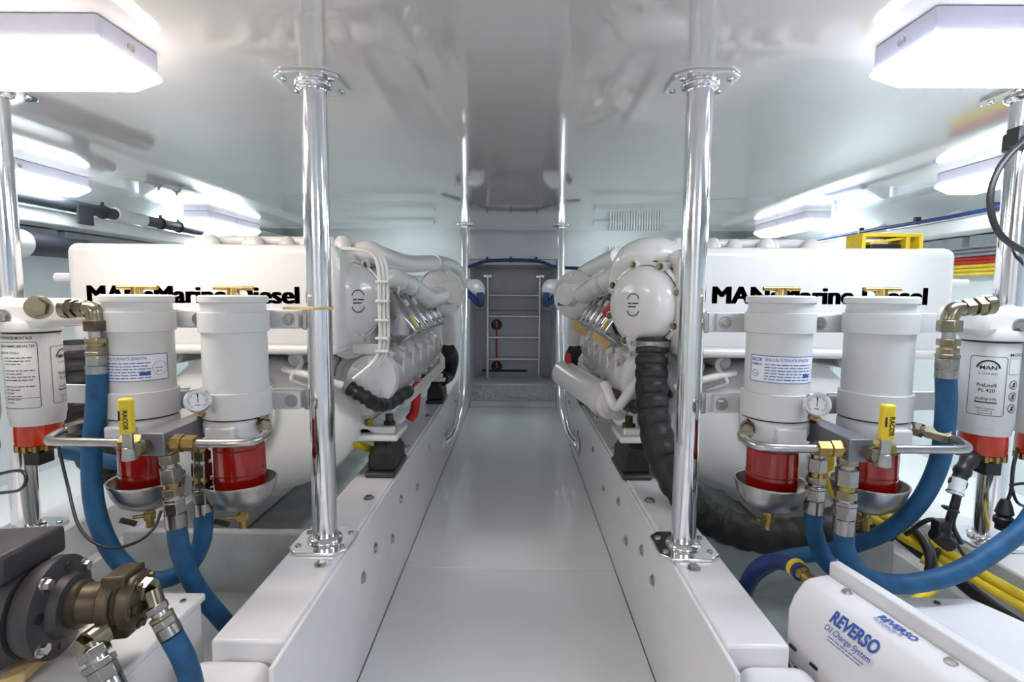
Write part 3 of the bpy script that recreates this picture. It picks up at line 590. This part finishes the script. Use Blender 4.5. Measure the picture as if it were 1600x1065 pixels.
def spin_on(x, y, lab, ang, s, full=True):
    t = thing('spin_on_filter', lab, 'fuel filter', (x, y, .62), 'spin-on fuel filters'); o = V((x, y, 0)); r = .05; dz = 0 if s < 0 else -.004
    hd = G().box((x-.062, y-.045, .90+dz), (x+.062, y+.085, .964+dz)).out('head', 'engine_white', t, bevel=.018, seg=4)
    G().lathe(o, (0, 0, 1), [(r+.004, .893+dz), (r+.006, .90+dz), (r+.004, .915+dz)], 40).out('head_rim', 'engine_white', hd)
    bolt((x-.015*s*-1, y-.045, .925+dz), (0, -1, 0), .011, .01).out('head_bolt', 'brushed', hd)
    can = G().lathe(o, (0, 0, 1), [(r-.004, .69+dz), (r-.002, .705+dz), (r, .712+dz), (r, .885+dz), (r-.003, .89+dz), (r-.003, .893+dz)], 44).out('can', 'filter_white', t)
    G().lathe(o, (0, 0, 1), [(r-.002, .8885+dz), (r+.001, .8905+dz), (r-.002, .8925+dz)], 40).out('seal', 'plastic_black', can)
    G().lathe(o, (0, 0, 1), [(r-.008, .690+dz), (r-.007, .672+dz), (r-.007, .646+dz), (r-.012, .642+dz)], 36).out('sight_bowl', 'bowl_orange', t)
    rg = G()
    for k in range(12):
        a = k*math.pi/6; rg.cyl((x+.038*math.cos(a), y+.038*math.sin(a), .632+dz), (x+.038*math.cos(a), y+.038*math.sin(a), .645+dz), .007, n=8)
    rg.cyl((x, y, .634+dz), (x, y, .645+dz), .038); rg.out('knurled_ring', 'brass', t)
    G().cyl((x, y, .635+dz), (x, y, .612+dz), .018).box((x-.012, y-.03, .60+dz), (x+.022, y+.01, .63+dz)).out('sensor_plug', 'plastic_black', t, bevel=.003)
    if full:
        base = math.atan2(-y, -x); fn = on_cyl((x, y), r, base+rad(ang), .735+dz); w2 = rad(35)*r; H = .125
        ik = Ink(); ik.rrect(-w2, 0, w2, H, .005, .0011)
        ik.ring(0, H-.027, .0185, .0032, 12, 168, 20); ik.text('MAN', 0, H-.027, .0115, width=.027, bold=.02, center=True)
        ik.text('51.12503-0052', 0, H-.038, .006, width=.03, center=True)
        ik.text('PreLine\u00ae', 0, H-.064, .0105, width=.032, bold=.01, center=True); ik.text('PL 420', 0, H-.075, .0098, width=.026, bold=.01, center=True)
        ik.text('multigrade', 0, H-.092, .009, width=.034, center=True); ik.rect(-.018, H-.0985, .018, H-.096); ik.rect(-.018, H-.0985, -.0165, H-.093)
        ik.text('Made in Germany', 0, H-.112, .0055, width=.03, center=True); ik.rrect(-.011, H-.121, .011, H-.115, .001, .0007)
        xr = w2+.017
        if s > 0:
            ik.text('MONTAGE', w2+.004, H+.002, .009, width=.05, bold=.01); ik.rrect(w2+.004, H-.036, w2+.032, H-.003, .001, .0007)
            for zz in (H-.058, H-.083, H-.108): ik.ring(xr, zz, .009, .0015); ik.path([(xr-.006, zz-.006), (xr+.006, zz+.006)], .0014); ik.rect(xr-.002, zz-.005, xr+.003, zz+.005)
        else:
            ik.out('can_print', 'ink_black', fn, can); ik = Ink()
            xq = -w2-.022; ik.rrect(xq-.085, -.004, xq, H+.012, .005, .0011)
            ik.text('INSTRUCTIONS DE MONTAGE', xq-.085, H+.018, .0085, width=.078, bold=.01)
            ik.text('WASSERSAMMELBEH\u00c4LTER', xq-.08, H+.001, .0075, width=.077, bold=.01); ik.text("RESERVOIR D'EAU", xq-.08, H-.013, .0065, width=.05, bold=.01)
            for q in range(15):
                if q not in (3, 8): ik.lines(xq-.062, xq-.006-.018*(q % 3 == 2)-.02*(q > 9), H-.022-q*.0068, .0022, q)
            for q in range(3): ik.rrect(xq-.082, H-.045-q*.025, xq-.066, H-.024-q*.025, .001, .0006)
            ik.path([(xq-.084+.006*q, .018) for q in range(15)], .0008)
        ik.out('can_print', 'ink_black', fn, can)
    return hd, t
h1, f1 = spin_on(-1.054, 1.13, 'white spin-on fuel filter with printed instructions above the pump motor', 67, -1)
spin_on(-1.175, 1.10, 'second spin-on fuel filter with red bowl at the outer pole, pump side', 0, -1, False)
h2, f2 = spin_on(1.030, 1.13, 'white spin-on fuel filter with boxed logo beside the outer pole', 0, 1)
spin_on(1.150, 1.12, 'second spin-on fuel filter with red bowl beside cable clamp', 0, 1, False)
# union fittings on the filter heads
g = G(); p = P(62, 480, 1.075); g.hexa(p, p+V((.005, -.016, 0)), .02).cyl(p, p+V((.003, -.008, 0)), .024); g.out('head_plug', 'zinc', h1)
for hd, pts in ((h1, ((100, 482), (140, 482), (148, 500), (152, 583))), (h2, ((1548, 476), (1496, 482), (1484, 500), (1478, 590)))):
    a, b, c, d = [P(px, py, 1.06) for px, py in pts]; k = 1 if b.x > a.x else -1
    g = fitting(G(), a, b, [(0, .25, .02, 0), (.1, .5, .0195, 1), (.5, .62, .013, 0), (.6, .85, .018, 1)]); g.tube([b-V((k*.012, 0, 0)), b+V((k*.006, 0, -.002)), c+V((0, 0, .004)), c+V((0, 0, -.01))], .0155, n=12)
    g.out('elbow', 'zinc', hd)
    stack(c, d, [(0, .2, .022, 1, 'bronze' if k > 0 else 'zinc'), (.2, .36, .012, 0, 'brushed'), (.32, .44, .0205, 1, 'zinc'), (.44, .5, .014, 0, 'brass'), (.48, .6, .0195, 1, 'zinc'), (.58, .65, .0215, 1, 'zinc'), (.65, .85, .0205, 1, 'steel_nut'), (.85, 1, .0195, 0, 'steel_nut')], hd)

# ------------------------------------------------------------------ blue hoses
def hose(pts, lab, r=.0185, m='hose_blue', name='fuel_hose', cat='hose', grp='blue fuel hoses'):
    return tag(G().tube(pts, r, n=14).out(name, m), lab, cat, grp)
hose([P(152, 580, 1.06), P(150, 640, 1.06), P(143, 720, 1.06), P(150, 800, 1.05), P(180, 868, 1.05), P(230, 905, 1.05), P(285, 893, 1.06), P(314, 850, 1.08), P(319, 798, 1.09)], 'blue hose looping from spin-on filter to fitting above pump')
hose([P(276, 818, .995), P(282, 860, 1.0), P(305, 915, 1.02), P(345, 965, 1.05), P(385, 1010, 1.1)], 'blue hose running from lever valve down behind the stringer, pump side')
hose([P(100, 705, 1.3), P(135, 712, 1.3), P(180, 722, 1.3), P(235, 722, 1.35)], 'blue hose passing behind labelled separator, pump side')
hose([P(1478, 585, 1.06), P(1478, 640, 1.06), P(1468, 720, 1.07), P(1432, 790, 1.1), P(1375, 835, 1.15), P(1300, 860, 1.2), P(1225, 872, 1.22), P(1180, 895, 1.2), P(1160, 930, 1.2)], 'long blue hose sweeping from spin-on filter to the stringer, oil change side')
hose([P(1271, 796, 1.09), P(1272, 830, 1.09), P(1288, 872, 1.08), P(1320, 900, 1.06), P(1350, 915, 1.06)], 'short blue hose below the gauge going behind the white cover')
hose([P(1318, 828, .995), P(1322, 862, .995), P(1350, 900, .99), P(1410, 912, .99), P(1490, 896, 1.0), P(1560, 855, 1.03), P(1610, 810, 1.06), P(1640, 740, 1.08), P(1645, 640, 1.1)], 'blue hose from lever valve sweeping to outer filter, oil change side')
t = thing('drain_hose', 'navy hose with yellow ring and brass end on white cover', 'hose', P(1165, 915, 1.12))
G().tube([P(1162, 925, 1.15), P(1178, 893, 1.12), P(1205, 877, 1.08), P(1235, 880, 1.02), P(1252, 895, .98)], .017).out('hose', 'hose_navy', t)
G().cyl(P(1243, 886, 1.0), P(1247, 890, .99), .019).out('ring', 'yellow', t)
fitting(G(), P(1249, 892, .985), P(1272, 910, .95), [(0, .4, .014, 1), (.4, 1, .011, 0)]).out('brass_end', 'brass', t)

# ------------------------------------------------------------------ pump corner
bb = thing('battery_box', 'white box with screwed lid under the electric pump', 'box', (-.8, .8, .12))
G().box((-1.08, .68, .12), (-.60, .955, .385)).out('body', 'stringer_white', bb, bevel=.006)
ldd = G().box((-1.085, .675, .385), (-.595, .96, .40)).out('lid', 'stringer_white', bb, bevel=.004)
for x, y in ((-.62, .70), (-.62, .93), (-.85, .93), (-.85, .70)): G().lathe((x, y, .40), (0, 0, 1), [(.006, 0), (.005, .003), (.002, .003)], 12).out('lid_screw', 'brushed', ldd)
a, b = PZ(15, 1075, .405), PZ(118, 985, .405)
tag(G().obox((a+b)/2+V((0, 0, .008)), (b-a)/2, V((.012, .012, 0)), V((0, 0, .008))).out('wooden_batten', 'tan', bevel=.003), 'pale wooden batten lying on white box below the pump', 'batten')
pm = thing('transfer_pump', 'grey electric motor driving a bronze gear pump with hose unions', 'pump', (-.75, .76, .40))
ax = V((.985, .17, .0)).normalized(); fc = P(97, 945, .76)
u, w_, _ = frame(ax)
mb = G().lathe(fc, ax, [(.03, -.30), (.07, -.29), (.078, -.27), (.078, -.06), (.07, -.035), (.05, -.03)], 36).out('motor_body', 'motor_grey', pm)
fb = G().lathe(fc, ax, [(.05, -.035), (.066, -.03), (.074, -.012), (.074, .0), (.06, .004), (.048, .006), (.044, .018), (.034, .022)], 36).out('flange', 'motor_grey', pm)
for k in range(4):
    q = fc+(u*math.cos(k*math.pi/2+.6)+w_*math.sin(k*math.pi/2+.6))*.063
    bolt(q+ax*.001, ax, .008, .009).out('flange_bolt', 'brushed', fb)
    q = fc+(u*math.cos(k*math.pi/2+1.35)+w_*math.sin(k*math.pi/2+1.35))*.056
    G().cyl(q, q+ax*.006, .008, n=12).out('flange_slot', 'plastic_black', fb)
G().obox(fc-ax*.135+V((0, .0, .085)), ax*.105, V((0, .055, 0)), V((0, 0, .022))).out('control_box', 'motor_grey', pm, bevel=.006)
G().obox(fc-ax*.17+V((0, 0, (.40-fc.z-.06)/2+.001)), ax*.08, V((0, .05, 0)), V((0, 0, (fc.z-.40-.06)/2))).out('motor_foot', 'motor_grey', pm, bevel=.003)
nk = G().lathe(fc, ax, [(.034, .018), (.036, .03), (.03, .034), (.029, .062), (.034, .066)], 28).out('pump_neck', 'bronze', pm)
pbod = G().lathe(fc, ax, [(.03, .062), (.043, .064), (.043, .082), (.035, .084), (.035, .09), (.044, .092), (.044, .112), (.036, .116), (.018, .122)], 10).obox(fc+ax*.088, ax*.016, V((0, .024, 0)), V((0, 0, .05))).out('pump_body', 'bronze', pm, bevel=.003)
for k in range(6): bolt(fc+ax*.113+(u*math.cos(k*1.047)+w_*math.sin(k*1.047))*.033, ax, .006, .008).out('cover_bolt', 'bronze', pbod)
pa_, pb_, pc_, pd_ = P(205, 918, .775), P(236, 922, .775), P(243, 945, .77), P(268, 992, .765)
G().cyl(pa_, pb_, .015).hexa(pa_*.4+pb_*.6, pb_, .019).cyl(pb_, pc_, .014).out('elbow', 'zinc', pm)
stack(pc_, pd_, [(0, .22, .017, 1, 'steel_nut'), (.2, .36, .012, 0, 'brushed'), (.32, .46, .0185, 1, 'zinc'), (.46, .7, .018, 1, 'steel_nut'), (.7, 1, .0172, 0, 'steel_nut')], pm)
hose([pd_*1.02-pc_*.02, P(287, 1028, .765), P(300, 1070, .77), P(305, 1130, .78)], 'blue hose leaving the bronze pump downwards', r=.0165)
qa, qb, qc = P(165, 985, .74), P(140, 1003, .72), P(168, 1062, .71)
G().cyl(qa, qb, .017).hexa(qb*.8+qa*.2, qb+V((-.004, 0, -.012)), .022).cyl(qb, qb*.7+qc*.3, .016).out('elbow', 'zinc', pm)
stack(qb*.85+qc*.15, qc*1.35-qb*.35, [(0, .2, .021, 1, 'steel_nut'), (.2, .3, .014, 0, 'brushed'), (.28, .42, .022, 1, 'steel_nut'), (.42, .7, .02, 1, 'steel_nut'), (.7, 1, .019, 0, 'steel_nut')], pm)

# ------------------------------------------------------------------ oil change unit
A_ = V((.21, -.978, 0)); R_ = V((.978, .21, 0)); O_ = P(1230, 955, .93); O_.z = 0
def S(a, z, l=0): return O_ + R_*a + A_*l + V((0, 0, z))
oc = thing('oil_change_unit', 'white sloping cover with blue oil change lettering beside the stringer', 'oil change unit', S(.06, .125, .2))
cvr = G().prism([S(a, z) for a, z in ((0, .30), (0, .40), (.010, .425), (.030, .450), (.042, .455), (.085, .458), (.085, .30))], A_*.55).out('cover', 'stringer_white', oc, bevel=.006, seg=3)
G().prism([S(.085, .30), S(.085, .482), S(.107, .482), S(.107, .30)], A_*.55).out('back_plate', 'stringer_white', oc, bevel=.004)
G().prism([S(.02, .125), S(.02, .30), S(.13, .30), S(.13, .125)], A_*.5).out('pump_housing', 'motor_grey', oc, bevel=.004)
for l in (.06, .24): bolt(S(.068, .457, l), (0, 0, 1), .006, .004).out('cover_screw', 'brushed', cvr)
for l in (.02, .07, .12): G().obox(S(-.001, .335, l), A_*.008, R_*.002, V((0, 0, .0025))).out('vent_slot', 'ink_black', cvr)
uy_ = (R_*.023+V((0, 0, .027))).normalized()
ik = Ink(); ik.text('REVERSO', 0, .0, .03, width=.088, bold=.035); ik.text('Oil Change System', 0, -.016, .0145, width=.088, bold=.01)
for q in range(2): ik.lines(.015, .085, -.023-q*.005, .002, q)
lp = ik.out('lettering', 'ink_blue', on_plane(S(.0115, .4265, .085), A_, uy_, .002), cvr)
ik = Ink(); ik.text('REVERSO', 0, 0, .02, width=.062, bold=.035); ik.lines(.0, .05, -.008, .003, 4); ik.lines(.008, .04, -.013, .002, 5)
ik.out('top_lettering', 'ink_blue', on_plane(S(.058, .4565, .13), A_, R_, .0015), cvr)
G().tube([S(.0, .30, -.01), S(-.02, .26, .05), S(-.01, .2, .15)], .012).out('red_lead', 'red_plastic', oc)
wt = thing('flat_tank', 'flat white tank top beside the oil change cover', 'tank', PZ(1480, 1000, .25))
poly = [PZ(px, py, .375) for px, py in ((1383, 929), (1515, 931), (1650, 990), (1750, 1150), (1600, 1150))]
G().prism(poly, (0, 0, -.2)).out('body', 'stringer_white', wt, bevel=.01, seg=3)
for px, py in ((1385, 934), (1456, 936)): G().lathe(PZ(px+8, py+6, .375), (0, 0, 1), [(.006, 0), (.005, .003), (.002, .003)], 12).out('lid_screw', 'motor_grey', wt)

# ------------------------------------------------------------------ cables
def cable(pts, r, m, lab, name='cable', grp=None, cat='cable', rf=None): return tag(G().tube(pts, r, n=10, rf=rf).out(name, m), lab, cat, grp)
cable([P(92, 700, 1.11), P(105, 755, 1.09), P(125, 825, 1.03), P(165, 855, 1.015), P(210, 848, 1.02), P(240, 825, 1.05), P(252, 798, 1.08)], .0032, 'plastic_black', 'thin black sensor wire hanging below spin-on filter, pump side')
cable([P(0, 770, 1.1), P(30, 765, 1.08), P(41, 748, 1.07), P(30, 735, 1.08), P(-10, 742, 1.1)], .0035, 'plastic_black', 'black wire loop beside the outer pole above pump motor')
hw = thing('sensor_harness', 'black sensor harness with plugs hanging below spin-on filter beside yellow cables', 'harness', P(1480, 830, 1.1))
G().tube([P(1535, 704, 1.12), P(1512, 722, 1.1), P(1500, 745, 1.09), P(1492, 770, 1.08)], .014, n=10, rf=lambda i: 1+.2*(i % 6 < 3)).out('convoluted_sleeve', 'plastic_black', hw)
G().cyl(P(1499, 748, 1.085), P(1492, 772, 1.078), .0145, n=12).out('white_tag', 'label_white', hw)
for k in range(3): G().tube([P(1494+3*k, 768, 1.08), P(1486+4*k, 795, 1.08), P(1477+6*k, 820, 1.09), P(1462+20*k, 838+5*k, 1.1)], .005, n=8).out('wire', 'plastic_black', hw)
G().tube([P(1478, 818, 1.09), P(1450, 812, 1.1), P(1415, 835, 1.13)], .005, n=8).out('wire', 'plastic_black', hw)
G().tube([P(1478, 820, 1.09), P(1495, 850, 1.1), P(1512, 876, 1.12)], .004, n=8).out('wire', 'plastic_black', hw)
G().cyl(P(1460, 832, 1.08), P(1485, 852, 1.08), .016, n=10).obox(P(1470, 826, 1.08), (.014, 0, 0), (0, .012, 0), (0, 0, .02)).out('plug', 'plastic_black', hw, bevel=.003)
G().lathe(P(1485, 795, 1.08), (0.3, 0, 1), [(.012, -.004), (.016, -.002), (.016, .002), (.012, .004)], 14).out('cable_tie', 'plastic_black', hw)
pw = thing('hanging_plug', 'black plug on a looped wire against the outer pole, cable clamp side', 'plug', P(1568, 800, 1.09))
G().tube([P(1590, 700, 1.13), P(1583, 730, 1.1), P(1580, 765, 1.09), P(1573, 785, 1.09)], .0035, n=8).tube([P(1580, 758, 1.09), P(1590, 785, 1.09), P(1615, 795, 1.1)], .003, n=8).tube([P(1578, 758, 1.09), P(1600, 755, 1.09), P(1630, 760, 1.1)], .003, n=8).out('wire', 'plastic_black', pw)
G().lathe(P(1571, 780, 1.09), (0, 0, -1), [(.008, 0), (.012, .01), (.017, .03), (.012, .034), (.018, .04), (.018, .052), (.014, .055), (.014, .066)], 14).out('body', 'plastic_black', pw)
for k in range(2):
    cable([P(1298+18*k, 690, 1.32), P(1297+18*k, 740, 1.3), P(1305+20*k, 775-8*k, 1.28), P(1350+14*k, 800-8*k, 1.25), P(1410+10*k, 838-10*k, 1.2), P(1470+10*k, 872-10*k, 1.16), P(1540+8*k, 915-12*k, 1.1), P(1640+10*k, 970-12*k, 1.02)], .0105, 'yellow', ('yellow cable along outer bearer nearest to the steel pole base' if k else 'yellow cable along outer bearer beside thick black cable'), grp='yellow cables by the outer bearer')
cable([P(1380, 815, 1.30), P(1430, 856, 1.23), P(1490, 900, 1.17), P(1550, 948, 1.10), P(1640, 1008, 1.02)], .015, 'plastic_black', 'thick black cable under the yellow cables by outer bearer')
cable([P(1335, 826, 1.26), P(1385, 824, 1.24), P(1425, 828, 1.2), P(1447, 850, 1.15), P(1455, 885, 1.1), P(1440, 935, 1.05), P(1400, 960, 1.03)], .011, 'plastic_black', 'black corrugated conduit curving over yellow cables', name='conduit', rf=lambda i: 1+.08*(i % 2))
cable([P(1320, 832, 1.27), P(1370, 836, 1.25), P(1400, 830, 1.23)], .008, 'yellow', 'short yellow cable below the plain separator, oil change side')
cable([P(1440, 872, 1.13), P(1470, 890, 1.1), P(1462, 915, 1.06), P(1420, 945, 1.03)], .01, 'yellow', 'yellow cable bending down beside flat white tank')
for px, py in ((1398, 830), (1458, 868), (1496, 893)):
    tag(G().lathe(P(px, py, 1.2-(px-1398)*.0005), (.75, -.5, -.4), [(.02, -.004), (.026, -.004), (.026, .004), (.02, .004)], 16).out('cable_clip', 'plastic_black'), 'black clip holding the yellow cables '+('under the separator bowl' if px < 1400 else 'beside the harness plug' if px < 1470 else 'next to pole base flange'), 'clip', 'clips on the yellow cables')
# hull side runs
for m, dz, lab in (('yellow', -.018, 'yellow cable lowest in the hull bundle'), ('yellow', 0, 'yellow cable between two other yellow cables on hull'), ('yellow', .018, 'yellow cable touching the red cable on hull'), ('red_plastic', .036, 'red cable lying on yellow cables along the hull'), ('red_plastic', .052, 'red cable touching the grey cable along the hull'), ('panel_grey', .07, 'grey cable lying on red cables along hull'), ('panel_grey', .088, 'grey cable topmost of the hull bundle under duct')):
    cable([(2.09, 1.9, 1.105+dz), (2.092, 2.1, 1.11+dz), (2.088, 2.35, 1.103+dz), (2.09, 2.6, 1.105+dz)], .0085, m, lab, grp='cable bundle along the hull')
bc = thing('blue_cable', 'blue cable clipped along hull shelf above the engine with red cap', 'cable', (1.88, 2.3, 1.33))
G().tube([(1.885, 1.3, 1.335), (1.885, 2.0, 1.33), (1.88, 2.4, 1.325), (1.885, 2.8, 1.33), (1.86, 3.4, 1.325)], .009).out('cable', 'hose_navy', bc)
for y in (1.7, 2.1, 2.5, 2.9): G().box((1.872, y-.008, 1.318), (1.897, y+.008, 1.352)).out('clip', 'plastic_black', bc)
bh = thing('black_hull_hose', 'black hose with white coupling and tape along hull, pump side', 'hose', (-1.93, 2.4, 1.34))
G().tube([(-1.915, 1.2, 1.345), (-1.915, 2.0, 1.345), (-1.915, 3.2, 1.345)], .026, n=16).out('hose', 'tape_black', bh)
G().cyl((-1.915, 2.58, 1.345), (-1.915, 2.72, 1.345), .03).cyl((-1.915, 2.52, 1.345), (-1.915, 2.58, 1.345), .034).out('coupling', 'filter_white', bh)
G().box((-1.895, 2.28, 1.27), (-1.885, 2.36, 1.35)).out('tape_flap', 'tape_black', bh)
for y in (1.7, 2.45, 2.85, 3.0): G().lathe((-1.915, y, 1.345), (0, 1, 0), [(.027, -.005), (.032, -.005), (.032, .005), (.027, .005)], 16).box((-1.92, y-.005, 1.372), (-1.91, y+.005, 1.39)).out('cable_tie', 'plastic_black', bh)
dh = thing('exhaust_hose', 'black exhaust hose with white end cuff below hull shelf, pump side', 'hose', (-1.95, 2.3, 1.17))
G().cyl((-1.93, 1.7, 1.16), (-1.95, 2.08, 1.165), .055, n=24).out('white_cuff', 'filter_white', dh, bevel=.01)
G().tube([(-1.95, 2.08, 1.165), (-1.95, 2.3, 1.165), (-1.94, 2.8, 1.15)], .045, n=16).out('hose', 'tape_black', dh)
# clamp with cable on the outer pole
x, y = PL['ro'].location.x, PL['ro'].location.y
ck = thing('cable_clamp', 'black clamp with cable loop high on the outer pole', 'clamp', (x, y, 1.33))
G().lathe((x, y, 1.345), (0, 0, 1), [(.0295, -.02), (.036, -.02), (.036, .02), (.0295, .02)], 24).box((x-.06, y-.055, 1.325), (x-.02, y-.02, 1.365)).out('clamp_body', 'plastic_black', ck, bevel=.003)
G().lathe((x-.02, y-.055, 1.33), (0, -1, 0), [(.011, 0), (.011, .008), (.006, .01)], 14).out('clamp_screw', 'alloy', ck)
G().tube([P(1640, 200, 1.2), P(1598, 222, 1.2), P(1562, 262, 1.2), P(1547, 312, 1.2), P(1560, 362, 1.2), P(1600, 392, 1.2), P(1660, 410, 1.2)], .007).out('cable', 'plastic_black', ck)
# yellow bracket on the tank
yb = thing('yellow_bracket', 'yellow plastic bracket with black pad lying on the engine tank', 'bracket', (1.10, 1.6, 1.118))
g = G(); x0, x1 = 1.02, 1.20
g.box((x0, 1.56, 1.118), (x0+.012, 1.64, 1.16)).box((x1-.05, 1.56, 1.118), (x1-.038, 1.64, 1.16)).box((x1-.012, 1.56, 1.118), (x1, 1.64, 1.16)).box((x0, 1.56, 1.155), (x1, 1.64, 1.166)); g.out('frame', 'yellow', yb, bevel=.003)
G().obox((1.10, 1.6, 1.145), (.05, 0, .008), (0, .03, 0), (0, 0, .004)).out('brace', 'yellow', yb, bevel=.002)
G().box((x0+.03, 1.57, 1.118), (x1-.055, 1.63, 1.135)).out('pad', 'plastic_black', yb, bevel=.006)
